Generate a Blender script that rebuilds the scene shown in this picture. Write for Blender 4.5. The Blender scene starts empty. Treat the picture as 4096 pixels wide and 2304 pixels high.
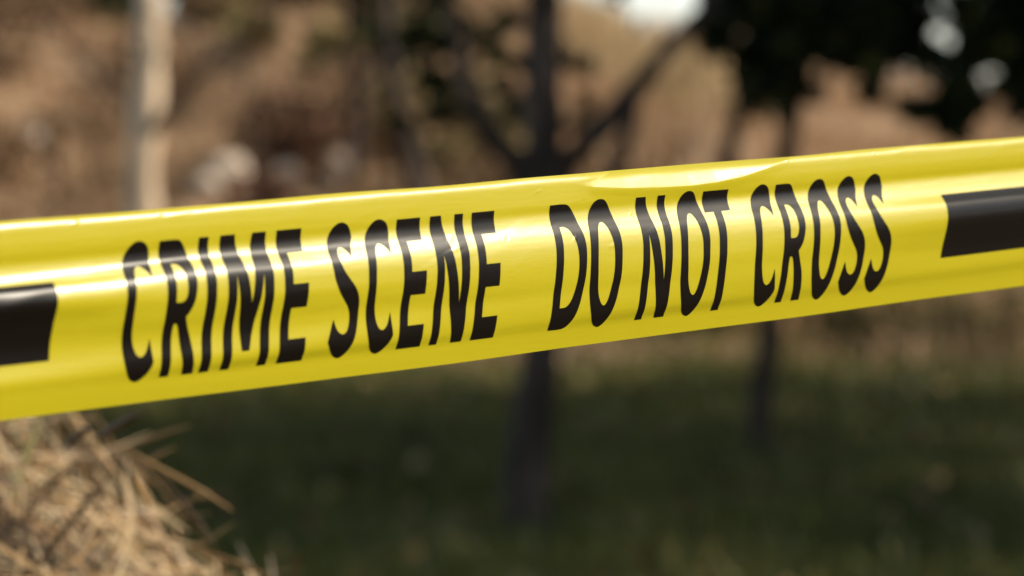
import bpy, bmesh, math, random
import numpy as np
from mathutils import Vector, Matrix

random.seed(7); rng = np.random.default_rng(11)
sc = bpy.context.scene
C = sc.collection
R_ = math.radians

# ------------------------------------------------------------------ camera
CAMZ, PITCH, FL, ASP = 1.3, R_(-2.0), 0.12, 2304/4096
cam_d = bpy.data.cameras.new('camera'); cam = bpy.data.objects.new('camera', cam_d); C.objects.link(cam)
cam.location = (0, 0, CAMZ); cam.rotation_euler = (R_(90)+PITCH, 0, 0)
cam_d.sensor_width = 36; cam_d.lens = 150; cam_d.clip_start = 0.05; cam_d.clip_end = 2000
cam_d.dof.use_dof = True; cam_d.dof.focus_distance = 1.885; cam_d.dof.aperture_fstop = 10.5; cam_d.dof.aperture_blades = 0
sc.camera = cam

# ------------------------------------------------------------------ sky and sun
SUN = Vector((0.82, 0.03, 0.525)).normalized()
w = bpy.data.worlds.new('World'); sc.world = w; w.use_nodes = True
nt = w.node_tree; bg = nt.nodes['Background']
sky = nt.nodes.new('ShaderNodeTexSky'); sky.sky_type = 'NISHITA'; sky.sun_disc = False
sky.sun_elevation = math.asin(SUN.z); sky.sun_rotation = math.atan2(SUN.x, SUN.y)
sky.air_density = 1.2; sky.dust_density = 0.7; sky.altitude = 300
vm = nt.nodes.new('ShaderNodeMix'); vm.data_type = 'RGBA'; vm.blend_type = 'MULTIPLY'; vm.inputs[0].default_value = 1
tcw = nt.nodes.new('ShaderNodeTexCoord'); sxw = nt.nodes.new('ShaderNodeSeparateXYZ'); nt.links.new(tcw.outputs['Generated'], sxw.inputs[0])
cr = nt.nodes.new('ShaderNodeValToRGB'); nt.links.new(sxw.outputs[2], cr.inputs[0]); nt.links.new(cr.outputs[0], vm.inputs[7])
cr.color_ramp.elements[0].position = 0.02; cr.color_ramp.elements[0].color = (.86, .95, 1.28, 1)     # white haze low down
cr.color_ramp.elements[1].position = 0.35; cr.color_ramp.elements[1].color = (1.12, 1.0, .74, 1)      # overhead sky tinted warm to make the shade less blue
nt.links.new(sky.outputs[0], vm.inputs[6]); hz = nt.nodes.new('ShaderNodeMapRange'); hz.interpolation_type = 'SMOOTHSTEP'; hz.inputs[1].default_value = 0.0; hz.inputs[2].default_value = .34
hz.inputs[3].default_value = 1.55; hz.inputs[4].default_value = 1.0; nt.links.new(sxw.outputs[2], hz.inputs[0])      # bright white haze low in the sky
hm = nt.nodes.new('ShaderNodeVectorMath'); hm.operation = 'SCALE'; nt.links.new(vm.outputs[2], hm.inputs[0]); nt.links.new(hz.outputs[0], hm.inputs[3])
nt.links.new(hm.outputs[0], bg.inputs[0]); bg.inputs[1].default_value = 0.095
sd = bpy.data.lights.new('sun', 'SUN'); sun = bpy.data.objects.new('sun', sd); C.objects.link(sun)
sd.energy = 4.0; sd.angle = R_(0.5); sd.color = (1.0, 0.89, 0.72)
sun.rotation_euler = (-SUN).to_track_quat('-Z', 'Y').to_euler(); sun.location = (9, 3, 9)
sc.view_settings.view_transform = 'Standard'; sc.view_settings.look = 'None'
sc.view_settings.exposure = 0.62; sc.view_settings.gamma = 1.0
sc.cycles.use_denoising = True
sc.cycles.max_bounces = 6; sc.cycles.transparent_max_bounces = 8
sc.cycles.sample_clamp_indirect = 4.0

# ------------------------------------------------------------------ helpers
def tag(o, label=None, cat=None, group=None, kind=None):
    if label: o['label'] = label
    if cat: o['category'] = cat
    if group: o['group'] = group
    if kind: o['kind'] = kind
    return o

def thing(name, loc, label, cat, group=None):
    o = bpy.data.objects.new(name, None); C.objects.link(o); o.location = loc
    o.empty_display_size = 0.1
    return tag(o, label, cat, group)

def mesh_obj(name, verts, faces, mat, parent=None, smooth=True):
    """verts (n,3) array; faces (m,3) or (m,4) array, or a list of them; coordinates local to the parent."""
    me = bpy.data.meshes.new(name)
    verts = np.asarray(verts, dtype=np.float32)
    fl = faces if isinstance(faces, list) else [faces]
    fl = [np.asarray(f, dtype=np.int32) for f in fl if len(f)]
    me.vertices.add(len(verts)); me.vertices.foreach_set('co', verts.ravel())
    nl = sum(f.size for f in fl); npoly = sum(len(f) for f in fl)
    me.loops.add(nl); me.loops.foreach_set('vertex_index', np.concatenate([f.ravel() for f in fl]))
    me.polygons.add(npoly)
    tot = np.concatenate([np.full(len(f), f.shape[1], dtype=np.int32) for f in fl])
    st = np.concatenate([[0], np.cumsum(tot)[:-1]]).astype(np.int32)
    me.polygons.foreach_set('loop_start', st); me.polygons.foreach_set('loop_total', tot)
    me.polygons.foreach_set('use_smooth', np.full(npoly, smooth, dtype=bool))
    me.update(calc_edges=True); me.validate()
    me.materials.append(mat)
    o = bpy.data.objects.new(name, me); C.objects.link(o)
    if parent: o.parent = parent
    return o

class Buf:
    def __init__(s): s.v = []; s.q = []; s.t = []; s.n = 0
    def add(s, v, q=None, t=None):
        v = np.asarray(v, dtype=np.float64).reshape(-1, 3)
        if q is not None and len(q): s.q.append(np.asarray(q)+s.n)
        if t is not None and len(t): s.t.append(np.asarray(t)+s.n)
        s.v.append(v); s.n += len(v)
    def obj(s, name, mat, parent=None, smooth=True):
        f = []
        if s.q: f.append(np.concatenate(s.q))
        if s.t: f.append(np.concatenate(s.t))
        return mesh_obj(name, np.concatenate(s.v), f, mat, parent, smooth)

def nrm(a): return a/np.maximum(np.linalg.norm(a, axis=-1, keepdims=True), 1e-9)

def tube(buf, pts, rad, sides=9, wob=0.06):
    """tapered bark tube through pts, smoothed"""
    pts = np.array(pts, float); rad = np.array(rad, float)
    s = np.linspace(0, len(pts)-1, (len(pts)-1)*5+1)
    k = np.arange(len(pts))
    P = np.stack([np.interp(s, k, pts[:, i]) for i in range(3)], 1); r = np.interp(s, k, rad)
    for _ in range(4):
        P[1:-1] = .25*P[:-2]+.5*P[1:-1]+.25*P[2:]
    T = nrm(np.gradient(P, axis=0)); up = np.array([0.13, 1, 0.07])
    A = nrm(np.cross(T, up)); B = np.cross(T, A)
    a = np.linspace(0, 2*np.pi, sides, endpoint=False)
    rr = r[:, None]*(1+wob*rng.standard_normal((len(P), sides)))
    V = P[:, None]+rr[..., None]*(np.cos(a)[None, :, None]*A[:, None]+np.sin(a)[None, :, None]*B[:, None])
    n = len(P); i = np.arange(n-1)[:, None]*sides; j = np.arange(sides)[None]; j2 = (j+1) % sides
    q = np.stack([i+j, i+j2, i+sides+j2, i+sides+j], -1).reshape(-1, 4)
    V = V.reshape(-1, 3); tip = P[-1]+T[-1]*r[-1]
    V = np.vstack([V, tip]); t = np.stack([(n-1)*sides+np.arange(sides), (n-1)*sides+(np.arange(sides)+1) % sides, np.full(sides, len(V)-1)], 1)
    buf.add(V, q, t)

def leaves(buf, cen, size, flat=0.35):
    """one folded, pointed leaf (two triangles' worth of quads) at each centre"""
    n = len(cen); d = nrm(rng.standard_normal((n, 3))*np.array([1, 1, 1-flat])); u = nrm(np.cross(d, rng.standard_normal((n, 3))))
    s = size*(.6+.8*rng.random(n))[:, None]; wd = s*.32; nn = np.cross(d, u)
    V = np.stack([cen-d*s*.5, cen+u*wd+nn*wd*.3, cen+d*s*.5, cen-u*wd+nn*wd*.3], 1).reshape(-1, 3)
    b = np.arange(n)[:, None]*4
    buf.add(V, None, np.vstack([b+[0, 1, 2], b+[0, 2, 3]]))

def blades(buf, base, h, wdt, lean=0.35):
    """grass blades: tapered two-segment strips"""
    n = len(base); a = rng.random(n)*2*np.pi; dr = np.stack([np.cos(a), np.sin(a), np.zeros(n)], 1)
    a2 = rng.random(n)*2*np.pi; wv = np.stack([np.cos(a2), np.sin(a2), np.zeros(n)], 1)*wdt[:, None]*.5
    L = lean*rng.random(n)[:, None]*h[:, None]; up = np.array([0, 0, 1.])*h[:, None]
    m = base+up*.55+dr*L*.35; t = base+up*.95+dr*L
    V = np.stack([base-wv, base+wv, m+wv*.8, m-wv*.8, t], 1).reshape(-1, 3); b = np.arange(n)[:, None]*5
    buf.add(V, b+[0, 1, 2, 3], b+[3, 2, 4])

def vnoise(x, y, seed, f):
    """cheap smooth value noise"""
    r = np.random.default_rng(seed); g = r.random((64, 64))
    x = np.asarray(x)*f; y = np.asarray(y)*f; xi = np.floor(x).astype(int); yi = np.floor(y).astype(int)
    fx = x-xi; fy = y-yi; fx = fx*fx*(3-2*fx); fy = fy*fy*(3-2*fy)
    G = lambda i, j: g[i % 64, j % 64]
    return (G(xi, yi)*(1-fx)+G(xi+1, yi)*fx)*(1-fy)+(G(xi, yi+1)*(1-fx)+G(xi+1, yi+1)*fx)*fy

# ------------------------------------------------------------------ materials
def new_mat(name):
    m = bpy.data.materials.new(name); m.use_nodes = True
    return m, m.node_tree, m.node_tree.nodes['Principled BSDF']

def ramp(nt, cols, src):
    r = nt.nodes.new('ShaderNodeValToRGB'); e = r.color_ramp.elements
    while len(e) < len(cols): e.new(0.5)
    for k, (p, c) in enumerate(cols): e[k].position = p; e[k].color = (*c, 1)
    nt.links.new(src, r.inputs[0]); return r.outputs[0]

def island_mat(name, cols, rough=.7, trans=0.0, spec=.3, patch=0.0, pscale=1.0):
    m, nt, b = new_mat(name)
    g = nt.nodes.new('ShaderNodeNewGeometry'); src = g.outputs['Random Per Island']
    if patch:   # whole tufts and patches of one tone, as well as single blades
        n = nt.nodes.new('ShaderNodeTexNoise'); n.inputs['Scale'].default_value = pscale; n.inputs['Detail'].default_value = 3
        nt.links.new(g.outputs['Position'], n.inputs[0])
        r = nt.nodes.new('ShaderNodeMapRange'); r.inputs[1].default_value = .36; r.inputs[2].default_value = .64; nt.links.new(n.outputs[0], r.inputs[0])
        mx = nt.nodes.new('ShaderNodeMix'); mx.inputs[0].default_value = patch; nt.links.new(src, mx.inputs[2]); nt.links.new(r.outputs[0], mx.inputs[3]); src = mx.outputs[0]
    c = ramp(nt, cols, src)
    nt.links.new(c, b.inputs['Base Color']); b.inputs['Roughness'].default_value = rough
    b.inputs['Specular IOR Level'].default_value = spec
    if trans:
        t = nt.nodes.new('ShaderNodeBsdfTranslucent'); nt.links.new(c, t.inputs[0])
        mx = nt.nodes.new('ShaderNodeMixShader'); mx.inputs[0].default_value = trans
        nt.links.new(b.outputs[0], mx.inputs[1]); nt.links.new(t.outputs[0], mx.inputs[2])
        nt.links.new(mx.outputs[0], nt.nodes['Material Output'].inputs[0])
    return m

def noise_mat(name, cols, scale=6, rough=.85, bump=.3, stretch=(1, 1, 1), detail=6):
    m, nt, b = new_mat(name)
    tc = nt.nodes.new('ShaderNodeTexCoord'); mp = nt.nodes.new('ShaderNodeMapping'); mp.inputs['Scale'].default_value = stretch
    nt.links.new(tc.outputs['Object'], mp.inputs[0])
    n = nt.nodes.new('ShaderNodeTexNoise'); n.inputs['Scale'].default_value = scale; n.inputs['Detail'].default_value = detail
    nt.links.new(mp.outputs[0], n.inputs[0])
    nt.links.new(ramp(nt, cols, n.outputs[0]), b.inputs['Base Color'])
    bp = nt.nodes.new('ShaderNodeBump'); bp.inputs['Strength'].default_value = bump; bp.inputs['Distance'].default_value = .02
    nt.links.new(n.outputs[0], bp.inputs['Height']); nt.links.new(bp.outputs[0], b.inputs['Normal'])
    b.inputs['Roughness'].default_value = rough; b.inputs['Specular IOR Level'].default_value = .25
    return m

M_dark_bark = noise_mat('dark_bark', [(.3, (.018, .011, .009)), (.52, (.052, .035, .028)), (.75, (.16, .115, .09))], 14, bump=.6, stretch=(1, 1, .25))
M_red_bark = noise_mat('reddish_bark', [(.3, (.03, .018, .014)), (.7, (.08, .045, .034))], 9, bump=.5, stretch=(1, 1, .25))
M_pale_bark = noise_mat('pale_bark', [(.3, (.42, .31, .21)), (.55, (.68, .52, .37)), (.8, (.80, .66, .50))], 5, bump=.5, stretch=(1, 1, .35))
M_leaf_dark = island_mat('dark_leaf', [(0, (.012, .017, .008)), (.6, (.028, .036, .012)), (.8, (.075, .080, .02)), (1, (.17, .15, .04))], .6, .25, .25)
M_leaf_olive = island_mat('olive_leaf', [(0, (.05, .045, .014)), (.5, (.13, .11, .032)), (.85, (.22, .17, .06)), (1, (.32, .23, .10))], .6, .25, .25)
M_leaf_brown = island_mat('dry_leaf', [(0, (.08, .042, .02)), (.5, (.23, .13, .063)), (.85, (.38, .24, .125)), (1, (.56, .40, .25))], .7, .15)
M_leaf_rust = island_mat('rust_leaf', [(0, (.05, .02, .013)), (.6, (.13, .055, .03)), (1, (.24, .12, .06))], .7, .15)
M_grass_green = island_mat('green_grass', [(0, (.034, .037, .007)), (.5, (.098, .102, .018)), (.85, (.175, .15, .03)), (1, (.27, .19, .065))], .6, .15, patch=.65, pscale=1.1)
M_grass_dry = island_mat('dry_grass', [(0, (.12, .09, .042)), (.35, (.36, .225, .13)), (.75, (.56, .375, .225)), (1, (.82, .64, .44))], .75, .2, patch=.6, pscale=.9)
M_grass_painted_sun = island_mat('painted_sun_grass', [(0, (.28, .19, .09)), (.5, (.52, .37, .20)), (1, (.74, .58, .36))], .75, .25)  # stronger sun near the ridge, painted into the blade colours
M_straw = island_mat('straw', [(0, (.05, .028, .011)), (.35, (.25, .14, .055)), (.65, (.50, .32, .145)), (.88, (.84, .64, .40)), (1, (.22, .20, .07))], .5, .15, .5)
M_straw_core = noise_mat('straw_core', [(.3, (.02, .012, .007)), (.7, (.08, .05, .028))], 40, bump=.8)  # shade of the gaps between stalks is put into this dark colour
M_stone = noise_mat('pale_stone', [(.3, (.44, .34, .26)), (.7, (.70, .58, .47))], 8)
M_twig = noise_mat('twig', [(.3, (.06, .042, .03)), (.7, (.15, .105, .075))], 20)

# ------------------------------------------------------------------ the ground
# the bank: flat shaded turf, then a dry slope that climbs to an uneven ridge
RX = (np.array([-3000, 0, 250, 330, 390, 450, 560, 700, 1300, 1480, 1600, 1700, 1800, 1950, 2100, 2576, 6000])-1288)/1288*FL*46
RPY = np.array([-60, -40, -20, -14, -10, -14, -30, -60, -60, 10, 62, 78, 60, 110, 190, 235, 260])
RZ = CAMZ+46*(.0675*(724.5-RPY)/724.5-.035)-np.where(RPY > 100, .08, np.where(RPY > 0, .14, .12))
def height(x, y):
    x = np.asarray(x, float); y = np.asarray(y, float)
    s = np.clip((y-24.5)/21.5, 0, 1); s = s*(.62+.38*s)
    H = np.interp(x*46/np.maximum(y, 10), RX, RZ)
    back = np.clip((y-46)/90, 0, 1)
    h = s*H*(1-back)**1.0 - back*3
    b = np.clip((y-24)/6, 0, 1)
    h += b*(1-back)*((vnoise(x, y, 3, .55)-.5)*.45+(vnoise(x, y, 4, 1.6)-.5)*.16)
    h += (1-b)*(vnoise(x, y, 5, .8)-.5)*.07
    return h
gx = np.concatenate([np.linspace(-400, -30, 14, endpoint=False), np.linspace(-30, -9, 30, endpoint=False), np.linspace(-9, 9, 181), np.linspace(9, 30, 31)[1:], np.linspace(30, 400, 15)[1:]])
gy = np.concatenate([np.linspace(-200, 0, 12, endpoint=False), np.linspace(0, 55, 440, endpoint=False), np.linspace(55, 140, 40, endpoint=False), np.linspace(140, 900, 20)])
GX, GY = np.meshgrid(gx, gy); GZ = height(GX, GY)
nx, ny = len(gx), len(gy); i = np.arange(ny-1)[:, None]*nx; j = np.arange(nx-1)[None]
q = np.stack([i+j, i+j+1, i+nx+j+1, i+nx+j], -1).reshape(-1, 4)
mg, nt, b = new_mat('ground_soil')
geo = nt.nodes.new('ShaderNodeNewGeometry'); sx = nt.nodes.new('ShaderNodeSeparateXYZ'); nt.links.new(geo.outputs['Position'], sx.inputs[0])
n1 = nt.nodes.new('ShaderNodeTexNoise'); n1.inputs['Scale'].default_value = 1.3; n1.inputs['Detail'].default_value = 7; nt.links.new(geo.outputs['Position'], n1.inputs[0])
n2 = nt.nodes.new('ShaderNodeTexNoise'); n2.inputs['Scale'].default_value = .8; n2.inputs['Detail'].default_value = 3; nt.links.new(geo.outputs['Position'], n2.inputs[0])
dry = ramp(nt, [(.3, (.14, .085, .05)), (.5, (.30, .19, .115)), (.68, (.44, .30, .19))], n1.outputs[0])
grn = ramp(nt, [(.3, (.03, .03, .009)), (.5, (.070, .058, .018)), (.7, (.12, .08, .032))], n1.outputs[0])
ma = nt.nodes.new('ShaderNodeMath'); ma.operation = 'MULTIPLY_ADD'; nt.links.new(n2.outputs[0], ma.inputs[0]); ma.inputs[1].default_value = 5.0; nt.links.new(sx.outputs[1], ma.inputs[2])
mr = nt.nodes.new('ShaderNodeMapRange'); mr.inputs[1].default_value = 25.5; mr.inputs[2].default_value = 28.5; nt.links.new(ma.outputs[0], mr.inputs[0])
mx = nt.nodes.new('ShaderNodeMix'); mx.data_type = 'RGBA'; nt.links.new(mr.outputs[0], mx.inputs[0]); nt.links.new(grn, mx.inputs[6]); nt.links.new(dry, mx.inputs[7])
nt.links.new(mx.outputs[2], b.inputs['Base Color']); b.inputs['Roughness'].default_value = .95; b.inputs['Specular IOR Level'].default_value = .1
bp = nt.nodes.new('ShaderNodeBump'); bp.inputs['Distance'].default_value = .1; nt.links.new(n1.outputs[0], bp.inputs['Height']); nt.links.new(bp.outputs[0], b.inputs['Normal'])
g = mesh_obj('ground', np.stack([GX, GY, GZ], -1).reshape(-1, 3), q, mg)
tag(g, 'ground of dark turf rising to a dry brown bank', kind='structure')

def on_ground(px, y):
    """world point on the ground at distance y seen in picture column px (of 2576)"""
    x = (px-1288)/1288*FL*y; return (x, y, float(height(x, y)))

# ------------------------------------------------------------------ grass (uncountable)
def scatter(n, y0, y1, side, dens=None):
    y = y0+(y1-y0)*rng.random(n); x = (rng.random(n)*2-1)*(y*FL*1.15+side)
    if dens is not None:
        k = rng.random(n) < dens(x, y); x = x[k]; y = y[k]
    return np.stack([x, y, height(x, y)-.01], 1)
b1 = Buf(); p = scatter(90000, 9, 28.5, 2.0, lambda x, y: .25+.75*vnoise(x, y, 21, .9))
blades(b1, p, .05+.11*rng.random(len(p)), .010+.010*rng.random(len(p)), .8)
tag(b1.obj('green_grass', M_grass_green), 'short dark green grass in the shade below the bank', 'grass', kind='stuff')
def seen_ground(px, py):      # distance at which the line of sight through a picture point meets the bank
    y = np.linspace(26, 45.5, 800); x = (px-1288)/1288*FL*y
    hit = height(x, y) >= CAMZ+y*(.0675*(724.5-py)/724.5+math.tan(PITCH))
    return float(y[np.argmax(hit)]) if hit.any() else 45.0
STONES = [(px, seen_ground(px, py)) for px, py in [(80, 392), (575, 490), (520, 500), (866, 452), (722, 470)]]
def open_view(p, dx=.24):     # the grass is worn short around and before each stone
    k = np.ones(len(p), bool)
    for px, y in STONES: k &= ~((abs(p[:, 0]-(px-1288)/1288*FL*p[:, 1]) < dx) & (p[:, 1] < y+.15) & (p[:, 1] > y-4.5))
    return k
b2 = Buf(); p = scatter(95000, 23.5, 48, 3.0, lambda x, y: np.clip((y-23)/4, .15, 1)*np.clip(vnoise(x, y, 22, 1.1)*1.9-.35, 0.02, 1))
p = p[open_view(p)]; tall = vnoise(p[:, 0], p[:, 1], 23, .6)
blades(b2, p, (.10+.34*tall)*(.6+.8*rng.random(len(p))), .012+.016*rng.random(len(p)), .7)
tag(b2.obj('dry_grass', M_grass_dry), 'tall dry tan grass covering the sunlit bank', 'grass', kind='stuff')
b4 = Buf(); n_ = 6000; y_ = 38+8.5*rng.random(n_); x_ = ((1430+420*rng.random(n_))-1288)/1288*FL*y_  # lighter blades stand in for stronger sunlight on the hill top
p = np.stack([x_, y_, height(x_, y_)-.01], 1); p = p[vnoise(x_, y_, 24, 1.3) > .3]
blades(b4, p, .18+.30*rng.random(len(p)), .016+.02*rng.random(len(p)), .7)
tag(b4.obj('painted_sun_grass', M_grass_painted_sun), 'patch of grass with sunlight painted into its colour, near the ridge right of the forked tree', 'grass', kind='stuff')
# fallen leaves on the turf
b3 = Buf(); p = scatter(1500, 9.5, 25, 2.0); p[:, 2] += .05; leaves(b3, p, .09, .9)
tag(b3.obj('fallen_leaves', M_leaf_brown), 'scattered brown fallen leaves on the dark turf', 'leaves', kind='stuff')

# ------------------------------------------------------------------ the shrubs on the bank
def shrub(name, px, y, h, r, mat, label, group, n=900, ls=.10, cat='shrub'):
    x, y, z = on_ground(px, y)
    t = thing(name, (x, y, z-.04), label, cat, group)
    tw = Buf(); tips = []
    for k in range(11):
        a = random.random()*6.28; e = .25+.75*random.random()
        tip = np.array([math.cos(a)*r*e, math.sin(a)*r*e, h*(1.15-.55*e)*(.75+.35*random.random())])
        tube(tw, [(0, 0, 0), tip*np.array([.35, .35, .5]), tip], [.022, .014, .005], 5); tips.append(tip)
        for m in range(3): tips.append(tip*(.45+.4*random.random())+rng.standard_normal(3)*r*.16)
    tw.obj('stems', M_twig, t)
    tips = np.array(tips); kk = rng.integers(0, len(tips), n)
    cen = tips[kk]+rng.standard_normal((n, 3))*np.array([r*.2, r*.2, h*.13]); cen[:, 2] = np.maximum(cen[:, 2], .03)
    lf = Buf(); leaves(lf, cen, ls); lf.obj('foliage', mat, t)
    return t
GB = 'dry brown shrubs scattered over the sunlit bank'
for k in range(40):
    y = 27+17*random.random()**.8; px = random.uniform(-150, 2250 if y > 33 else 2700)
    if px > 1380 and y > 33: continue
    s = random.uniform(.35, .85)
    if any(abs(px-a_) < 110*s+25 and y < b_+.3 for a_, b_ in STONES): continue
    shrub('dry_shrub', px, y, s, s*.75, M_leaf_brown, 'dry brown shrub among tan grass on the sunlit bank', GB, 420)
for k, (px, y, s) in enumerate([(1010, 34, .8), (1180, 36, .7), (1250, 33, .4), (960, 38, .7), (1120, 31.5, .45), (820, 38, .5)]):
    shrub('olive_shrub', px, y, s, s*.6, M_leaf_olive, 'olive green shrub behind the forked dark tree, ' + ['largest, by the slim curved trunk', 'highest on the bank', 'touching the left limb', 'left of the slim curved trunk', 'lowest, just above the tape', 'left of the reddish trunk'][k], 'olive shrubs behind the forked tree', 900, .11)
for px, y, s, w_ in [(720, 33, .75, 'larger'), (655, 30, .55, 'smaller, lower')]:
    shrub('rust_shrub', px, y, s, s*.6, M_leaf_rust, w_+' rust red shrub on the bank right of the pale trunk', 'rust red shrubs', 420)
for px, y, s, w_ in [(60, 45, 1.0, 'in the far left corner'), (230, 45, .9, 'left of the pale trunk'), (560, 45, .7, 'right of the pale trunk'), (830, 45, .9, 'behind the reddish trunk')]:
    shrub('ridge_bush', px, y, s, s*.8, M_leaf_dark, 'dark leafy bush on top of the bank '+w_, 'dark bushes along the ridge', 1600, .13, 'bush')
for px, y, s, w_ in [(2350, 25.5, .42, 'second from the right edge'), (2510, 24.3, .5, 'nearest the right edge'), (2180, 25.5, .4, 'below the last letters'), (2060, 26.5, .35, 'just right of the twin stem tree'), (1750, 25.8, .35, 'left of the twin stem tree')]:
    shrub('weed_clump', px, y, s, s*.8, M_leaf_olive, 'low olive weed clump on the turf edge, '+w_, 'low weed clumps at the foot of the bank', 300, .08, 'weed')

# pale stones that shine as soft discs on the bank
def stone(px, py_y, r, label):
    x, y, z = on_ground(px, py_y)
    bm = bmesh.new(); bmesh.ops.create_icosphere(bm, subdivisions=3, radius=r)
    for v in bm.verts:
        c = v.co; f = 1+.18*math.sin(c.x*31/r*.1+1.3)*math.cos(c.y*23/r*.1)+.1*math.sin(c.z*47/r*.1+c.x*20)
        v.co = Vector((c.x*f*1.15, c.y*f, c.z*f*.8))
    me = bpy.data.meshes.new('stone'); bm.to_mesh(me); bm.free()
    for p_ in me.polygons: p_.use_smooth = True
    me.materials.append(M_stone)
    o = bpy.data.objects.new('stone', me); C.objects.link(o); o.location = (x, y, z+r*.75)
    tag(o, label, 'stone')
for px, y, r, lb in [(*STONES[0], .17, 'pale round stone on the bank at the far left edge'),
                     (*STONES[1], .19, 'largest pale stone on the bank, just above the tape'),
                     (*STONES[2], .12, 'small pale stone lying left of the largest stone'),
                     (*STONES[3], .16, 'pale stone at the foot of the reddish trunk'),
                     (*STONES[4], .12, 'small pinkish stone below the rust red shrub'),
                     (1318, 11.9, .035, 'small grey stone beside the base of the forked tree')]:
    stone(px, y, r, lb)

# ------------------------------------------------------------------ trees
def P(px, py, y):
    """point at distance y that stands in picture column px, row py"""
    return np.array([(px-1288)/1288*FL*y, y, CAMZ+y*(.0675*(724.5-py)/724.5)+y*math.tan(PITCH)])

def foliage_blob(buf, cen, r, n, size, squash=.7):
    cen = np.array(cen); kk = max(3, int(n/140)); sub = cen+nrm(rng.standard_normal((kk, 3)))*r*(.35+.65*rng.random((kk, 1)))*np.array([1, 1, squash])
    c = sub[rng.integers(0, kk, n)]+rng.standard_normal((n, 3))*r*.17
    leaves(buf, c, size)

def make_tree(name, base, limbs, bark, label, blobs, leafmat, leaf=.11, group=None, cat='tree', lbark=None):
    """limbs: [(points, radii)] in world space, first one is the trunk; blobs: [(centre, r, n)]"""
    base = np.array(base, float); t = thing(name, tuple(base), label, cat, group)
    for k, (pts, rad) in enumerate(limbs):
        if k == 0:
            bt = Buf(); tube(bt, np.array(pts)-base, rad, 12); trunk = bt.obj('trunk', bark, t)
        else:
            bt = Buf(); tube(bt, np.array(pts)-base, rad, 8); bt.obj('limb', lbark or bark, t)
    if blobs:
        bl = Buf()
        for c, r, n in blobs: foliage_blob(bl, np.array(c)-base, r, n, leaf)
        bl.obj('crown', leafmat, t)
    return t

# the forked dark tree in the middle
Y = 14.0; s = FL*Y/1288
bs = P(1318, 1335, Y); bs[2] = float(height(bs[0], bs[1]))-.05
top = P(1365, -30, Y)
make_tree('forked_tree', bs, [
    ([bs, P(1322, 1240, Y), P(1340, 1050, Y), P(1362, 900, Y), P(1372, 700, Y), P(1375, 480, Y), P(1366, 330, Y), P(1366, 180, Y), P(1372, 40, Y), P(1360, -250, Y), P(1340, -1200, Y)], np.array([74, 60, 53, 50, 52, 58, 51, 48, 46, 38, 20])*s),
    ([P(1350, 560, Y), P(1310, 420, Y-.05), P(1225, 330, Y-.1), P(1175, 220, Y-.15), P(1150, 110, Y-.2), P(1118, -30, Y-.3), P(1050, -400, Y-.5)], np.array([36, 33, 29, 26, 23, 20, 11])*s),
    ([P(1385, 560, Y), P(1420, 410, Y+.05), P(1530, 310, Y+.1), P(1600, 220, Y+.15), P(1680, 120, Y+.2), P(1780, 20, Y+.3), P(1950, -250, Y+.5)], np.array([32, 30, 32, 28, 23, 18, 10])*s),
    ([P(1400, 640, Y), P(1500, 520, Y-.1), P(1545, 420, Y-.1), P(1580, 340, Y), P(1600, 225, Y+.12)], np.array([24, 22, 21, 20, 15])*s),
    ], M_dark_bark, 'dark tree whose trunk forks in three, behind the middle of the tape',
    [(P(1075, 195, Y+.6), .11, 80), (P(1105, 285, Y+.6), .08, 55), (P(1300, 285, Y+.6), .05, 32), (P(1275, 150, Y+.6), .06, 30), (P(1290, 240, Y+.5), .08, 30), (P(1250, 70, Y+.4), .16, 50), (P(1470, 300, Y+.6), .08, 30), (P(1460, 155, Y+.3), .05, 20),
     (P(1530, -20, Y+.2), .12, 70), (P(1040, 20, Y+.4), .22, 150), (P(1180, 120, Y+.5), .09, 45), (P(1090, 110, Y+.5), .08, 40), (P(1010, 300, Y+.5), .05, 24), (P(1400, -330, Y), .4, 600), (P(1000, -850, Y), 1.0, 1600), (P(1500, -1000, Y), 1.1, 1900), (P(1300, -1500, Y), 1.3, 2200)], M_leaf_dark, .08)
# thin dark tree left of it, farther off
Y = 24.6; s = FL*Y/1288
bs = P(1085, 900, Y); bs[2] = float(height(bs[0], bs[1]))-.05
make_tree('slim_tree', bs, [([bs, P(1085, 700, Y), P(1062, 470, Y), P(1030, 380, Y), P(995, 260, Y), P(982, 150, Y), P(972, 60, Y), P(950, -200, Y), P(930, -500, Y)], np.array([27, 27, 26, 26, 25, 23, 21, 16, 8])*s),
    ([P(990, 230, Y), P(940, 110, Y), P(900, -20, Y), P(850, -250, Y)], np.array([10, 9, 8, 5])*s)], M_dark_bark,
    'slim curved dark tree just left of the forked tree', [(P(930, -40, Y), .35, 160), (P(960, -560, Y), .9, 900), (P(880, 90, Y), .2, 40)], M_leaf_dark, .11)
# reddish trunk
Y = 28.5; s = FL*Y/1288
bs = P(905, 700, Y); bs[2] = float(height(bs[0], bs[1]))-.05
make_tree('reddish_tree', bs, [([bs, P(903, 600, Y), P(900, 420, Y), P(902, 280, Y), P(890, 120, Y), P(880, -60, Y), P(870, -400, Y)], np.array([24, 23, 21, 20, 17, 15, 8])*s),
    ([P(898, 250, Y), P(950, 120, Y), P(990, -60, Y)], np.array([11, 9, 7])*s)], M_red_bark,
    'reddish brown trunk left of the slim curved tree', [(P(790, 60, Y), .4, 90), (P(640, 30, Y), .35, 60), (P(860, -520, Y), .9, 600)], M_leaf_olive, .12)
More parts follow.
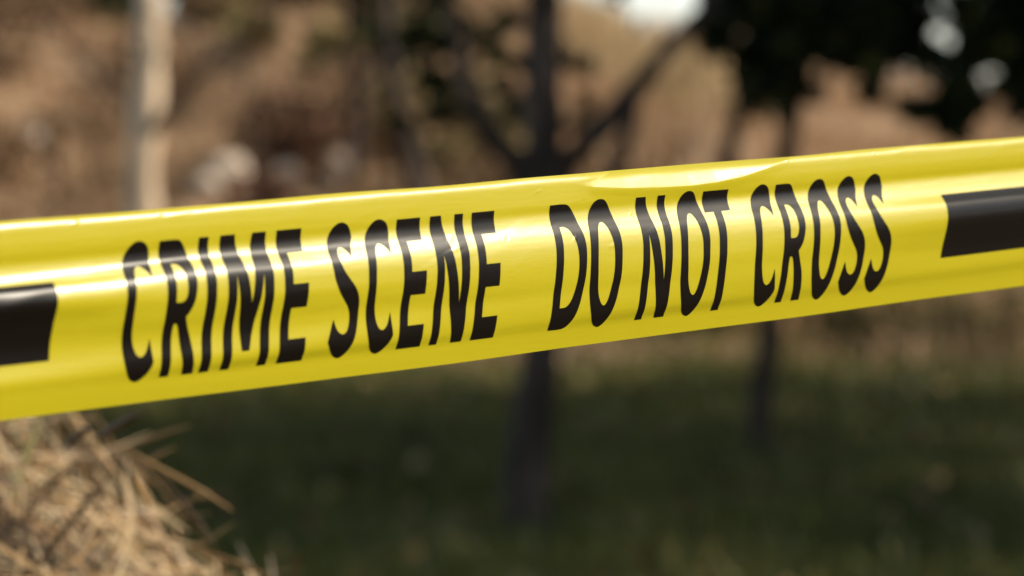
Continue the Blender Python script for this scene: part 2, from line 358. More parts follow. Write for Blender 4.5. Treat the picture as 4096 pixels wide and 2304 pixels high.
# pale trunk at left
Y = 27.0; s = FL*Y/1288
bs = P(360, 700, Y); bs[2] = float(height(bs[0], bs[1]))-.05
make_tree('pale_tree', bs, [([bs, P(356, 600, Y), P(356, 480, Y), P(360, 380, Y), P(368, 280, Y), P(373, 160, Y), P(376, 40, Y), P(380, -150, Y), P(368, -450, Y)], np.array([48, 44, 40, 37, 41, 37, 33, 28, 16])*s),
    ([P(385, 330, Y-.1), P(440, 250, Y-.2), P(520, 170, Y-.2), P(620, 60, Y-.1), P(720, -120, Y)], np.array([17, 13, 9, 6, 4])*s),
    ([P(358, 350, Y), P(300, 240, Y+.2), P(200, 140, Y+.3), P(90, 20, Y+.4), P(0, -150, Y+.4)], np.array([14, 10, 8, 6, 4])*s)], M_pale_bark,
    'pale sunlit tree trunk with two side limbs at left', [(P(200, -560, Y), 1.3, 1300), (P(480, -700, Y), 1.2, 900)], M_leaf_olive, .12, lbark=M_red_bark)
# slim dark tree at right with two stems
Y = 17.3; s = FL*Y/1288
bs = P(1908, 1140, Y); bs[2] = float(height(bs[0], bs[1]))-.05
make_tree('twin_stem_tree', bs, [([bs, P(1910, 1080, Y), P(1922, 960, Y), P(1938, 840, Y), P(1950, 640, Y), P(1975, 400, Y), P(1990, 300, Y), P(2010, 200, Y), P(2025, 80, Y), P(2040, -200, Y)], np.array([33, 33, 30, 29, 28, 26, 24, 22, 20, 11])*s),
    ([P(1935, 700, Y), P(1880, 560, Y-.1), P(1822, 420, Y-.1), P(1848, 310, Y-.1), P(1895, 200, Y-.1), P(1935, 110, Y-.1), P(1980, -100, Y)], np.array([23, 22, 22, 22, 20, 18, 10])*s)], M_dark_bark,
    'slim dark tree with two stems behind the word CROSS', [(P(1990, 120, Y), .35, 420), (P(1900, 40, Y), .33, 450), (P(2010, 230, Y), .12, 50), (P(2000, -520, Y), 1.1, 2200)], M_leaf_dark, .09)

# leafy trees to the right: their crowns hang into the top right and shade the turf
def leafy(name, x, y, h, r, zlow, n, label, extra=(), size=.13):
    z = float(height(x, y)); bs = np.array([x, y, z-.05]); limbs = [([bs, bs+[.1, 0, h*.3], bs+[-.05, .1, h*.6], bs+[.1, 0, h*.9]], [.17, .13, .09, .03])]
    blobs = []
    for k in range(9):
        a = k*2.4; e = .45+.5*random.random(); zz = zlow+(h-zlow)*(.15+.8*((k*.37) % 1))
        tip = bs+np.array([math.cos(a)*r*e, math.sin(a)*r*e, zz])
        limbs.append(([bs+[0, 0, h*.28+.04*k], .5*(bs+[0, 0, h*.45])+.5*tip, tip], [.06, .04, .015]))
        blobs.append((tip, r*.42, n//9))
    blobs += list(extra)
    return make_tree(name, bs, limbs, M_dark_bark, label, blobs, M_leaf_dark, size, 'leafy trees shading the turf from the right')
TR = 16.0
ex = [(P(px, py, TR+dy), r, n) for px, py, r, n, dy in [
    (1880, 20, .22, 420, 0), (2010, 60, .24, 520, .2), (2120, -10, .28, 600, 0), (2060, 150, .14, 150, .2), (2180, 205, .10, 60, .1), (2230, 20, .25, 230, .3), (2350, -40, .3, 350, 0), (2300, 120, .24, 95, .5), (2200, 120, .2, 70, .3),
    (2380, 250, .15, 230, 0), (2320, 295, .10, 90, .1), (2470, 180, .24, 100, .3), (2410, 310, .08, 50, 0), (2540, 240, .16, 90, 0), (2480, 40, .28, 170, .2), (2580, 120, .27, 130, 0), (2130, 90, .15, 60, .4),
    (2780, 0, .4, 600, 0), (2400, -330, .8, 2300, 0), (2000, -290, .6, 1500, 0), (3000, 200, .5, 500, 0)]]
leafy('leafy_tree', 4.5, 16.3, 5.8, 2.5, 2.9, 9000, 'dense leafy tree whose dark crown hangs into the top right', ex, .10)
leafy('leafy_tree', 5.7, 12.3, 6.3, 3.3, 1.4, 15000, 'tall leafy tree out of frame nearest on the right', size=.15)
leafy('leafy_tree', 6.6, 18.8, 6.4, 2.9, 1.2, 15000, 'tall leafy tree out of frame behind the crown at top right', size=.15)
leafy('leafy_tree', 9.0, 16.4, 7.5, 3.4, 1.5, 15000, 'tallest leafy tree out of frame farthest to the right', size=.15)
for k, (x_, y_) in enumerate([(17, 1.0), (18.5, 5.0), (17.5, 9.5), (19, -3.5)]):  # unseen row, added to keep low sky out of the tape's reflection
    leafy('leafy_tree', x_, y_, 4.6, 2.7, .2, 7000, 'leafy tree of the unseen row beyond the right edge, ' + ['second', 'third', 'farthest', 'nearest'][k] + ' along it', size=.2)

# ------------------------------------------------------------------ the straw heap
HC = np.array([-.845, 3.10]); HR = 1.10; HH = 1.20
def heap_z(r): return HH*(1-np.clip(r/HR, 0, 1)**2.5)
th = thing('straw_heap', (HC[0], HC[1], 0), 'heap of dry straw beneath the left end of the tape', 'straw heap')
rr = HR*np.linspace(0, 1, 46)**.7; aa = np.linspace(0, 2*np.pi, 97)[:-1]
RRr, AA = np.meshgrid(rr, aa, indexing='ij'); nz = vnoise(RRr*np.cos(AA)+5, RRr*np.sin(AA)+5, 31, 7)
V = np.stack([RRr*np.cos(AA), RRr*np.sin(AA), heap_z(RRr)-.03+(nz-.5)*.05], -1)
i = np.arange(45)[:, None]*96; j = np.arange(96)[None]; j2 = (j+1) % 96
mesh_obj('core', V.reshape(-1, 3), np.stack([i+j, i+96+j, i+96+j2, i+j2], -1).reshape(-1, 4), M_straw_core, th)
def straws(buf, cen, d, up, L, wd, bend):
    """curved three-sided stalks"""
    n = len(cen); S = 5; s = np.linspace(-.5, .5, S); side = nrm(np.cross(d, up)); b = np.cross(side, d)
    ring = np.array([[0, 1.], [.87, -.5], [-.87, -.5]])
    out = []
    for k in range(S):
        c = cen+d*(L*s[k])[:, None]+b*(bend*L*(.25-s[k]**2)*2)[:, None]+side*(bend*L*.6*s[k]**3*4)[:, None]
        tp = 1-.7*abs(s[k]*2)**3
        for e in ring: out.append(c+side*(e[0]*wd*tp*.5)[:, None]+b*(e[1]*wd*tp*.28)[:, None])
    V = np.stack(out, 1).reshape(-1, 3); q = []
    for k in range(S-1):
        for e in range(3): q.append([k*3+e, k*3+(e+1) % 3, k*3+3+(e+1) % 3, k*3+3+e])
    buf.add(V, (np.arange(n)[:, None, None]*(S*3)+np.array(q)[None]).reshape(-1, 4))
n = 26000
# arc-length uniform on the dome, denser on the side towards the camera
s_r = np.linspace(0, 1, 400)*HR; dz = np.gradient(heap_z(s_r), s_r); wgt = s_r*np.sqrt(1+dz**2); cdf = np.cumsum(wgt)/wgt.sum()
r = np.interp(rng.random(n), cdf, s_r); a = rng.random(n)*2*np.pi
m = (rng.random(n) < np.where((np.cos(a+R_(60)) > -.1) | (r < .5), 1, .35)); r = r[m]; a = a[m]; n = len(r)
sl = np.interp(r, s_r, dz); nor = nrm(np.stack([-sl*np.cos(a), -sl*np.sin(a), np.ones(n)], 1))
cen = np.stack([r*np.cos(a), r*np.sin(a), heap_z(r)], 1)+nor*(rng.random(n)*.075-.012)[:, None]
tan = nrm(np.cross(nor, rng.standard_normal((n, 3)))); dn = nrm(np.array([0, 0, -1.])-nor*(-nor[:, 2:3])); 
tan = nrm(tan+dn*rng.random((n, 1))*.8+nor*rng.standard_normal((n, 1))*.42)
sb = Buf(); straws(sb, cen, tan, nor, .04+.13*rng.random(n)**1.5, .0017+.0044*rng.random(n)**2.2, rng.standard_normal(n)*.11)
# stray stalks that stick out of the flank (the long one at right is the most visible)
def W(px, py, y): return P(px, py, y)-np.array([HC[0], HC[1], 0])
for (x0, y0, x1, y1, yy, wd) in [(300, 1130, 588, 1278, 2.85, .0042), (240, 1110, 352, 1035, 2.75, .0070), (160, 1130, 235, 1065, 2.7, .005), (300, 1135, 480, 1065, 2.95, .0028), (400, 1200, 545, 1370, 2.85, .004), (380, 1280, 330, 1200, 2.6, .004), (730, 1500, 755, 1385, 2.85, .003), (330, 1190, 440, 1120, 2.9, .0035), (420, 1270, 530, 1250, 2.9, .003),
                                 (480, 1380, 680, 1450, 2.85, .004), (480, 1400, 590, 1310, 2.9, .003), (440, 1320, 500, 1230, 2.9, .003)]:
    p0, p1 = W(x0, y0, yy), W(x1, y1, yy-.05); d = p1-p0; L = np.linalg.norm(d)
    straws(sb, np.array([(p0+p1)/2]), np.array([d/L]), np.array([[0, -1., .2]]), np.array([L]), np.array([wd]), np.array([.08]))
sb.obj('stalks', M_straw, th, smooth=False)['kind'] = 'stuff'

# ------------------------------------------------------------------ the barrier tape
ct, st_ = math.cos(PITCH), math.sin(PITCH)
FW = np.array([0, ct, st_]); RT = np.array([1., 0, 0]); UP = np.cross(RT, FW); C0 = np.array([0, 0, CAMZ])
def ray(px, py): return FW+RT*((px-2048)/2048*FL)+UP*((1152-py)/2048*FL)
ZL = .075/(796/4096*2*FL); ZR = .075/(600/4096*2*FL)
TL = C0+ray(0, 890)*ZL; BL = C0+ray(0, 1686)*ZL; TRr = C0+ray(4096, 547)*ZR; BR = C0+ray(4096, 1146)*ZR
Tv = TRr-TL; Tv[2] = 0; LEN = np.linalg.norm(Tv); Tv /= LEN; Nv = np.array([Tv[1], -Tv[0], 0])
# measured waves across the width, at several places along the tape: (place, [(share of width, depth in mm)])
COLS = [
(0.0379,[(0.325, 1.53), (0.348, 2.98), (0.379, 3.92), (0.418, 4.52), (0.45, 4.18), (0.482, 3.24), (0.522, 1.95), (0.569, 0.93), (0.617, 0.07), (0.665, -0.45), (0.724, -0.62)]),#bar0
(0.1222,[(0.169, -0.02), (0.221, -0.8), (0.264, -0.47), (0.306, 1.48), (0.348, 3.42), (0.397, 4.52), (0.452, 4.72), (0.513, 4.27), (0.574, 3.42), (0.629, 2.13), (0.697, 1.28), (0.758, 1.28), (0.813, 0.83), (0.873, -0.47)]),#R
(0.1542,[(0.169, -0.05), (0.216, -0.7), (0.259, -0.05), (0.308, 2.23), (0.357, 3.85), (0.418, 4.63), (0.473, 4.63), (0.535, 3.72), (0.603, 2.55), (0.665, 1.58), (0.726, 1.38), (0.782, 1.77), (0.831, 1.25), (0.875, -0.5)]),#I
(0.1713,[(0.169, -0.08), (0.226, -0.47), (0.276, 0.7), (0.318, 2.65), (0.374, 4.28), (0.429, 4.73), (0.485, 4.6), (0.553, 3.63), (0.628, 2.0), (0.69, 1.55), (0.751, 1.55), (0.795, 1.68), (0.838, 1.02), (0.875, -0.47)]),#M
(0.2180,[(0.169, -0.01), (0.223, -0.53), (0.273, 0.12), (0.329, 2.41), (0.372, 4.04), (0.435, 4.69), (0.497, 4.82), (0.573, 3.71), (0.648, 2.28), (0.711, 1.76), (0.774, 1.76), (0.818, 1.43), (0.873, -0.53)]),#E
(0.3229,[(0.165, 0.18), (0.217, -0.52), (0.262, 0.18), (0.324, 2.21), (0.375, 3.54), (0.432, 4.23), (0.489, 4.23), (0.557, 3.65), (0.637, 2.21), (0.694, 1.74), (0.757, 1.63), (0.82, 1.05), (0.879, -0.81)]),#E2
(0.3528,[(0.165, 0.11), (0.216, -0.01), (0.274, 0.86), (0.331, 2.61), (0.388, 3.88), (0.451, 4.35), (0.52, 4.23), (0.589, 3.48), (0.669, 2.14), (0.733, 1.85), (0.79, 1.45), (0.842, 0.57), (0.88, -0.76)]),#N
(0.3915,[(0.166, 0.26), (0.215, -0.03), (0.273, 0.67), (0.342, 2.71), (0.406, 3.87), (0.475, 4.33), (0.545, 4.16), (0.615, 3.4), (0.685, 2.12), (0.737, 1.72), (0.795, 0.96), (0.842, 0.09), (0.881, -0.96)]),#E3
(0.4660,[(0.165, 0.4), (0.208, -0.2), (0.257, 0.53), (0.342, 2.95), (0.415, 4.03), (0.476, 4.15), (0.574, 3.55), (0.673, 2.34), (0.752, 1.61), (0.826, 0.53), (0.884, -1.17)]),#D
(0.5527,[(0.167, 0.04), (0.218, -0.32), (0.274, 0.53), (0.337, 2.67), (0.393, 3.88), (0.449, 4.37), (0.524, 4.37), (0.612, 3.88), (0.675, 2.97), (0.751, 2.36), (0.814, 1.45), (0.885, -0.99)]),#N2
(0.6327,[(0.293, 0.96), (0.357, 3.11), (0.421, 4.21), (0.479, 4.52), (0.543, 4.46), (0.62, 3.91), (0.697, 3.11), (0.761, 2.19), (0.826, 0.96), (0.883, -1.07)]),#T
(0.7023,[(0.165, -0.12), (0.218, -0.99), (0.273, -0.0), (0.333, 2.31), (0.388, 3.75), (0.443, 4.62), (0.511, 4.73), (0.572, 4.45), (0.645, 3.58), (0.707, 3.0), (0.768, 2.02), (0.824, 0.86), (0.886, -1.04)]),#R2
(0.8912,[(0.329, 1.67), (0.359, 3.32), (0.389, 4.96), (0.439, 5.87), (0.479, 6.06), (0.529, 5.51), (0.579, 4.42), (0.63, 3.32), (0.68, 2.22), (0.736, 1.49)]),#bar1
]
NV = 241; VG = np.linspace(0, 1, NV)
def pchip(x, y, xi):
    x = np.array(x); y = np.array(y); h = np.diff(x); dl = np.diff(y)/h; m = np.zeros(len(x))
    for k in range(1, len(x)-1):
        if dl[k-1]*dl[k] > 0: m[k] = (h[k-1]+h[k])/(h[k-1]/dl[k]+h[k]/dl[k-1])
    m[0] = dl[0]; m[-1] = dl[-1]
    k = np.clip(np.searchsorted(x, xi)-1, 0, len(x)-2); t = (xi-x[k])/h[k]
    return ((1+2*t)*(1-t)**2)*y[k]+t*(1-t)**2*h[k]*m[k]+t*t*(3-2*t)*y[k+1]+t*t*(t-1)*h[k]*m[k+1]
def gsm(a, sg):
    k = np.arange(-int(4*sg), int(4*sg)+1); g_ = np.exp(-k**2/(2*sg*sg)); g_ /= g_.sum()
    return np.convolve(np.pad(a, len(k)//2, mode='reflect', reflect_type='odd'), g_, 'valid')
prof = []; ct_ = []
base_ = COLS[1]
for t, pts in COLS:
    x = [p_[0] for p_ in pts]; y = [p_[1] for p_ in pts]
    if x[0] > .2:    # a bar or a T: the top is taken from its neighbour
        nb = min([c for c in COLS if c[1][0][0] < .2], key=lambda c: abs(c[0]-t))[1]
        hd = [p_ for p_ in nb if p_[0] < x[0]-.03]; x = [p_[0] for p_ in hd]+x; y = [p_[1] for p_ in hd]+y
    if x[-1] < .8:
        nb = min([c for c in COLS if c[1][-1][0] > .8], key=lambda c: abs(c[0]-t))[1]
        tl = [p_ for p_ in nb if p_[0] > x[-1]+.04]; xl, of = x[-1], y[-1]-np.interp(x[-1], [p_[0] for p_ in nb], [p_[1] for p_ in nb]); x = x+[p_[0] for p_ in tl]; y = y+[p_[1]+of*math.exp(-(p_[0]-xl)/.15) for p_ in tl]
    x = [0, .018, .05, .10]+x+[.94, 1.0]; y = [-1.3, -.15, .35, .35]+y+[y[-1]-1.1, y[-1]-2.2]
    prof.append(gsm(pchip(x, y, VG), 2.6)/1000); ct_.append(t)
prof = np.array(prof); ct_ = np.array(ct_)
tg = np.linspace(-.2, 1.2, 281)
pt = np.array([np.interp(tg, ct_, prof[:, k]) for k in range(NV)])   # NV x 281
pt = np.array([gsm(r_, 6) for r_ in pt])
# the crease that folds the upper edge back, as (place, lower border, upper border)
s8 = 1100/2576
LX = (2200+np.array([210, 250, 400, 700, 1000, 1300, 1550, 1800, 2000, 2190, 2300])*s8)
LB = np.array([.055, .058, .081, .104, .117, .124, .117, .096, .064, .022, .0])
UX = (2200+np.array([210, 250, 370, 450, 530, 600, 640])*s8); UB = np.array([.055, .055, .050, .040, .027, .012, 0])
def t_of_px(px):   # picture column -> place along the tape
    k = (np.asarray(px)-2048)/2048*FL; a_ = TL-C0; b_ = TRr-TL
    ax, az, bx, bz = a_@RT, a_@FW, b_@RT, b_@FW
    return (k*az-ax)/(bx-k*bz)
LT = t_of_px(LX); UT = t_of_px(UX)
dents = [(t_of_px(x), v, dep, rt, rv) for x, v, dep, rt, rv in [
    (1790, .30, .10, .0022, .012), (1800, .36, .12, .003, .008), (1690, .52, .10, .003, .010), (2010, .33, -.10, .0015, .010), (2275, .37, .12, .0015, .012),
    (2420, .43, .14, .002, .012), (2150, .08, .12, .002, .010), (2330, .16, -.08, .003, .006), (1310, .17, .06, .002, .01), (2520, .26, .08, .0014, .008), (3090, .49, .06, .0012, .006), (3150, .02, .2, .0015, .01), (3500, .015, .25, .0015, .012), (3330, .012, .2, .001, .01), (640, .02, .15, .003, .01), (300, .03, .2, .002, .015)]]
def depth(t, v):
    t = np.asarray(t, float); v = np.asarray(v, float)
    ti = np.clip((np.clip(t, -.19, 1.19)+.2)/1.4*280, 0, 279.999); vi = np.clip(v, 0, 1)*(NV-1); vi = np.clip(vi, 0, NV-1.0001)
    i0 = ti.astype(int); j0 = vi.astype(int); f = ti-i0; g_ = vi-j0
    d = (pt[j0, i0]*(1-g_)+pt[j0+1, i0]*g_)*(1-f)+(pt[j0, i0+1]*(1-g_)+pt[j0+1, i0+1]*g_)*f
    # crease
    lb = np.interp(t, LT, LB, left=0, right=0); ub = np.interp(t, UT, UB, left=0, right=0)
    e = lb-np.maximum(v, ub); sof = .5*(e+np.sqrt(e*e+.0016**2)); on = np.clip(lb/.012, 0, 1)
    fade = np.clip((t-LT[0])/.025, 0, 1)**1.5
    d = d-on*fade*sof*.075*(.36+.10*vnoise(t*30, v*12, 44, 1))
    rg = np.where(v > lb, np.exp(-((v-lb)/.045)**2), 1.0)*np.clip(lb/.1, 0, 1)*fade*.0006
    d = d+rg
    # soft unevenness along the edge and over the sheet
    w1 = vnoise(t*26+v*9, v*3-t*4, 45, 1)+.5*vnoise(t*55+v*16, v*7, 46, 1)
    d = d+.00030*np.maximum(w1-.85, 0)*np.clip(vnoise(t*5, v*2.5, 47, 1)*2.4-1.0, 0, 1)
    d = d+.00022*(vnoise(t*13+3, v*2.2, 41, 1)-.5)+.00005*(vnoise(t*60+3, v*9, 42, 1)-.5)
    d = d-.0010*np.exp(-v/.018)*(vnoise(t*22, v*0+.5, 43, 1)-.2)
    for tc, vc, dep, rt_, rv_ in dents:
        a_ = (t-tc)/rt_; b_ = (v-vc)/rv_; c_ = a_*.8+b_*.6
        d = d+dep*.001*np.exp(-(a_*a_+b_*b_)*.5)*np.cos(c_*1.4)
    return d
def tape_pt(t, v, off=0.):
    t = np.asarray(t, float); v = np.asarray(v, float); tt = t[..., None]; vv = v[..., None]
    Pp = (TL+tt*(TRr-TL))*(1-vv)+(BL+tt*(BR-BL))*vv
    Pp = Pp.copy(); Pp[..., 2] -= v*4*np.clip(t*(1-t), 0, 1)*.0009
    Pp[..., 2] += .0007*(vnoise(t*11+2, v*0, 51, 1)-.5)*np.exp(-v/.05)+.0006*(vnoise(t*8+7, v*0, 52, 1)-.5)*np.exp(-(1-v)/.05)
    return Pp+Nv*(depth(t, v)+off)[..., None]

m, nt, b = new_mat('yellow_film')
b.inputs['Base Color'].default_value = (.53, .442, .006, 1); b.inputs['Roughness'].default_value = .31; b.inputs['Specular IOR Level'].default_value = 1.0
tcn = nt.nodes.new('ShaderNodeUVMap'); mp = nt.nodes.new('ShaderNodeMapping'); mp.inputs['Scale'].default_value = (6, 30, 1)
nt.links.new(tcn.outputs[0], mp.inputs[0])
nn = nt.nodes.new('ShaderNodeTexNoise'); nn.inputs['Scale'].default_value = 1.6; nn.inputs['Detail'].default_value = 5; nt.links.new(mp.outputs[0], nn.inputs[0])
bp = nt.nodes.new('ShaderNodeBump'); bp.inputs['Strength'].default_value = .13; bp.inputs['Distance'].default_value = .0006
nt.links.new(nn.outputs[0], bp.inputs['Height']); nt.links.new(bp.outputs[0], b.inputs['Normal'])
tl_ = nt.nodes.new('ShaderNodeBsdfTranslucent'); tl_.inputs[0].default_value = (.55, .43, .01, 1)
mxs = nt.nodes.new('ShaderNodeMixShader'); mxs.inputs[0].default_value = .15
nt.links.new(b.outputs[0], mxs.inputs[1]); nt.links.new(tl_.outputs[0], mxs.inputs[2]); nt.links.new(mxs.outputs[0], nt.nodes['Material Output'].inputs[0])
M_yellow = m
m, nt, b = new_mat('black_print')
b.inputs['Base Color'].default_value = (.006, .004, .0035, 1); b.inputs['Roughness'].default_value = .29; b.inputs['Specular IOR Level'].default_value = .2
M_print = m

def add_uv(me, uv):
    l = me.uv_layers.new(name='UVMap'); vi = np.empty(len(me.loops), dtype=np.int32); me.loops.foreach_get('vertex_index', vi)
    l.data.foreach_set('uv', uv[vi].astype(np.float32).ravel())
org = tape_pt(np.array(.5), np.array(1.0))
tape = thing('barrier_tape', tuple(org), 'yellow plastic tape printed CRIME SCENE DO NOT CROSS in black capitals', 'barrier tape')
tcol = np.concatenate([np.linspace(-3.2, -.1, 260, endpoint=False), np.linspace(-.1, 1.1, 1500, endpoint=False), np.linspace(1.1, 4.5, 280)])
vrow = np.concatenate([np.linspace(0, .16, 60, endpoint=False), np.linspace(.16, 1, 150)])
TT, VV = np.meshgrid(tcol, vrow); Pt = tape_pt(TT, VV)-org
nx, ny = len(tcol), len(vrow); i = np.arange(ny-1)[:, None]*nx; j = np.arange(nx-1)[None]
film = mesh_obj('film', Pt.reshape(-1, 3), np.stack([i+j, i+nx+j, i+nx+j+1, i+j+1], -1).reshape(-1, 4), M_yellow, tape)
add_uv(film.data, np.stack([TT.ravel()*LEN*10, VV.ravel()*.75], 1))

# --- printed characters: outlines in mm (x) and tenths of the cap height (y, downwards); '*' marks a sharp corner
GL = {
'C': (18.4, ["16.9,.95* 16.6,.55 15.1,.17 12.9,-.06 10.6,-.14 8.2,-.06 5.9,.20 4.0,.62 2.3,1.18 1.1,1.85 .5,2.5 .15,3.2 0,4.1 0,5.0 0,5.8 .3,6.6 .8,7.4 1.5,8.1 2.6,8.85 4.2,9.5 6.4,9.95 9.3,10.15 12.2,10.02 15,9.65 17.2,9.15 18.0,8.8* 17.2,8.2 15.6,7.05* 14.6,7.75 13.0,8.2 10.7,8.35 8.5,8.1 7.0,7.6 5.9,6.9 5.2,6.1 4.9,5.3 4.8,4.5 4.9,3.7 5.2,3.0 5.9,2.4 7.1,1.95 8.8,1.72 10.5,1.72 12.2,1.87 13.7,2.14 15.2,2.55*"]),
'R': (18.6, ["0,0* 9.2,0 11.9,.18 13.9,.6 15.1,1.15 15.9,1.75 16.4,2.4 16.5,3.1 16.2,3.8 15.5,4.45 14.4,5.0 13.0,5.4 11.4,5.72* 13.1,6.4 15.2,7.25 16.6,8.1 17.5,8.9 18.6,10* 12.4,10* 11.7,9.2 10.8,8.5 9.9,7.75 9.1,7.1 8.2,6.55 7.3,6.25 6.2,6.12 5.3,6.2* 5,6.8 5,8 5,9 5,10* 0,10* 0,8 0,6 0,4 0,2",
             "4.9,1.76* 7.4,1.77 9.3,1.93 10.6,2.3 11.3,2.85 11.4,3.55 10.9,4.12 9.5,4.48 7.4,4.58 4.9,4.55* 4.9,3.5 4.9,2.5"]),
'I': (5.4, ["0,0* 5.4,0* 5.4,5 5.4,10* 0,10* 0,5"]),
'M': (26.2, ["0,0* 8.2,0* 13.8,5.23* 18.3,0* 26.2,0* 26.2,5 26.2,10* 21,10* 20.9,6 20.8,2.85* 14.9,8.75* 10.7,8.75* 5.0,2.75* 5.1,6 5.1,10* 0,10* 0,5"]),
'E': (15.3, ["0,0* 14.6,0* 14.6,1.74* 5,1.74* 5,3 5,4.08* 14.1,4.08* 14.1,5.88* 5,5.88* 5,7 5,8.25* 15.2,8.25* 15.2,10* 0,10* 0,8 0,6 0,4 0,2"]),
'S': (18.6, ["17.1,1.0* 16.4,.55 14.6,.13 12.6,-.08 10.4,-.16 7.8,-.08 5.2,.2 3.1,.68 1.6,1.3 .8,1.95 .7,2.6 1.1,3.35 2.2,4.15 4.8,5.0 8.4,5.7 11.3,6.22 12.9,6.72 13.3,7.28 12.8,7.82 11.5,8.2 9.3,8.33 6.8,8.13 5.0,7.72 3.4,7.12* 1.9,7.9 .2,8.85* 2.6,9.45 5.2,9.88 7.8,10.12 10.6,10.1 13.8,9.72 16.2,9.05 17.7,8.3 18.5,7.5 18.6,6.75 18.2,6.0 16.7,5.3 13.9,4.63 10.4,4.0 7.6,3.4 6.0,2.7 5.8,2.15 6.8,1.83 8.5,1.70 10.3,1.78 12.1,2.05 13.6,2.5* 15.3,1.7"]),
'O': (22.0, ["11.6,-.15 14.4,-.02 17.0,.42 19.2,1.2 20.7,2.1 21.6,3.05 22,4.0 22,5.0 22,5.9 21.5,6.9 20.3,8.0 18.2,9.0 15.6,9.75 12.4,10.15 9.8,10.15 6.9,9.85 4.4,9.2 2.5,8.4 1.2,7.5 .5,6.6 .1,5.5 0,4.6 0,3.9 .2,3.05 .9,2.15 2.2,1.35 4.1,.68 6.3,.15 8.9,-.1",
             "11,1.7 12.8,1.87 14.4,2.35 15.7,3.05 16.6,3.9 16.9,4.8 16.9,5.6 16.5,6.5 15.6,7.3 14.3,8.0 12.8,8.38 11.2,8.42 9.5,8.2 7.6,7.6 6.3,6.7 5.5,5.6 5.2,4.75 5.2,3.9 5.7,3.0 7.0,2.25 8.9,1.8"]),
'D': (21.0, ["0,0* 8.8,0 12.8,.16 16.2,.75 18.4,1.65 20,2.6 20.8,3.6 21,4.75 20.8,5.9 20,7.1 18.6,8.15 16.3,9.1 13,9.75 9,10 0,10* 0,8 0,6 0,4 0,2",
             "5,1.8* 7.9,1.8 10.8,2.02 12.8,2.52 14.4,3.2 15.5,4.15 15.8,5.15 15.5,6.05 14.5,7.0 12.3,7.8 9.3,8.22 5,8.27* 5,6.5 5,5 5,3.4"]),
'N': (21.0, ["0,0* 6.8,0* 16.0,7.0* 15.7,3.5 15.6,0* 21,0* 21,5 20.8,10* 13.9,10* 4.5,2.85* 4.9,6 4.9,10* 0,10* 0,5"]),
'T': (19.0, ["0,0* 19,0* 19,1.76* 12.2,1.76* 12.2,4 12.2,7 12.2,10* 6.6,10* 6.6,7 6.6,4 6.6,1.76* 0,1.76*"]),
}
# (word, [(character, left mm, right mm)])
WORDS = [('CRIME', [('C', 62.6, 80.6), ('R', 84.6, 103.2), ('I', 106.5, 111.9), ('M', 118.5, 144.7), ('E', 151.0, 166.2)]),
         ('SCENE', [('S', 179.3, 197.3), ('C', 201.6, 219.9), ('E', 223.4, 238.6), ('N', 244.2, 265.2), ('E', 270.9, 286.1)]),
         ('DO', [('D', 322.4, 343.2), ('O', 346.0, 367.8)]),
         ('NOT', [('N', 382.5, 403.3), ('O', 409.6, 430.6), ('T', 431.1, 449.9)]),
         ('CROSS', [('C', 464.8, 483.5), ('R', 486.2, 505.0), ('O', 509.0, 530.0), ('S', 533.2, 551.2), ('S', 554.4, 572.6)])]
def outline(s_):
    pts = []; cor = []
    for w_ in s_.split():
        c = w_.endswith('*'); x_, y_ = w_.rstrip('*').split(','); pts.append((float(x_), float(y_))); cor.append(c)
    n = len(pts); out = []
    for k in range(n):
        p0, p1, p2, p3 = pts[k-1], pts[k], pts[(k+1) % n], pts[(k+2) % n]
        if cor[k]: p0 = (2*p1[0]-p2[0], 2*p1[1]-p2[1])
        if cor[(k+1) % n]: p3 = (2*p2[0]-p1[0], 2*p2[1]-p1[1])
        if cor[k] and cor[(k+1) % n]: out.append(p1); continue
        for u in (0, .25, .5, .75):
            f = [(-u+2*u*u-u**3)/2, (2-5*u*u+3*u**3)/2, (u+4*u*u-3*u**3)/2, (-u*u+u**3)/2]
            out.append(tuple(f[0]*p0[i_]+f[1]*p1[i_]+f[2]*p2[i_]+f[3]*p3[i_] for i_ in (0, 1)))
    return out
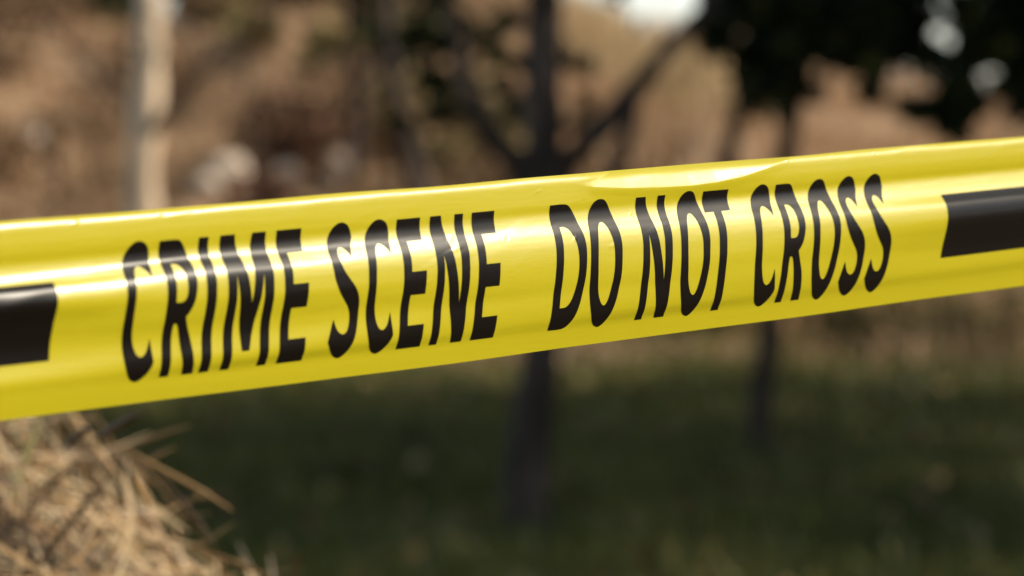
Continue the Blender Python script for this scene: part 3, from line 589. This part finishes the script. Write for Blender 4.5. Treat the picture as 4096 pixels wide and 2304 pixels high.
def drape(polys, name, parent=tape, step=.55):
    """fill closed outlines given as (mm along, share across), cut them finely and lay them on the film"""
    bm = bmesh.new()
    cu = bpy.data.curves.new('tmp', 'CURVE'); cu.dimensions = '2D'; cu.fill_mode = 'BOTH'
    for pl in polys:
        sp = cu.splines.new('POLY'); sp.points.add(len(pl)-1)
        for k, (x_, y_) in enumerate(pl): sp.points[k].co = (x_, y_*75, 0, 1)
        sp.use_cyclic_u = True
    to = bpy.data.objects.new('tmp', cu); C.objects.link(to)
    dg = bpy.context.evaluated_depsgraph_get(); me0 = to.evaluated_get(dg).to_mesh(); bm.from_mesh(me0); to.evaluated_get(dg).to_mesh_clear()
    bpy.data.objects.remove(to); bpy.data.curves.remove(cu)
    bmesh.ops.remove_doubles(bm, verts=bm.verts, dist=1e-4)
    xs = [v.co.x for v in bm.verts]; ys = [v.co.y for v in bm.verts]
    for ax, lo, hi, stp in ((1, min(ys), max(ys), step), (0, min(xs), max(xs), 1.5)):
        c = math.floor(lo/stp)*stp+stp
        while c < hi:
            co = Vector((0, c+.0007, 0)) if ax else Vector((c+.0007, 0, 0)); no = Vector((0, 1, 0)) if ax else Vector((1, 0, 0))
            bmesh.ops.bisect_plane(bm, geom=bm.verts[:]+bm.edges[:]+bm.faces[:], dist=1e-5, plane_co=co, plane_no=no); c += stp
    bm.verts.ensure_lookup_table()
    co = np.array([v.co[:] for v in bm.verts]); t_ = co[:, 0]/1000/LEN; v_ = co[:, 1]/75
    e = 2e-4; p0 = tape_pt(t_, v_); nr = nrm(np.cross(tape_pt(t_, v_+e)-tape_pt(t_, v_-e), tape_pt(t_+e, v_)-tape_pt(t_-e, v_)))
    nr *= np.sign((nr@Nv))[:, None]
    pp = p0+nr*.00012-org
    for v, q_ in zip(bm.verts, pp): v.co = q_
    bm.normal_update()
    fl = [f for f in bm.faces if f.normal.dot(Vector(Nv)) < 0]
    if fl: bmesh.ops.reverse_faces(bm, faces=fl)
    me = bpy.data.meshes.new(name); bm.to_mesh(me); bm.free(); me.materials.append(M_print)
    for p_ in me.polygons: p_.use_smooth = True
    me.normals_split_custom_set_from_vertices([tuple(x_) for x_ in nr])
    o = bpy.data.objects.new(name, me); C.objects.link(o); o.parent = parent
    return o
for wd_, chars in WORDS:
    allp = []
    for ch, x0, x1 in chars:
        wdt, outs = GL[ch]; 
        for s_ in outs:
            allp.append([(x0+(x1-x0)*px_/wdt, .166+(.706+.000036*x0)*py_/10) for px_, py_ in outline(s_)])
    o = drape(allp, 'printed_word'); o['label'] = 'black printed word ' + wd_
for x0, x1, v0, v1, lb in [(-150, 25.6, .325, .724, 'black printed bar at the left end'), (616.9, 800, .329, .738, 'black printed bar at the right end')]:
    o = drape([[(x0, v0), (x1, v0), (x1, v1), (x0, v1)]], 'printed_bar'); o['label'] = lb
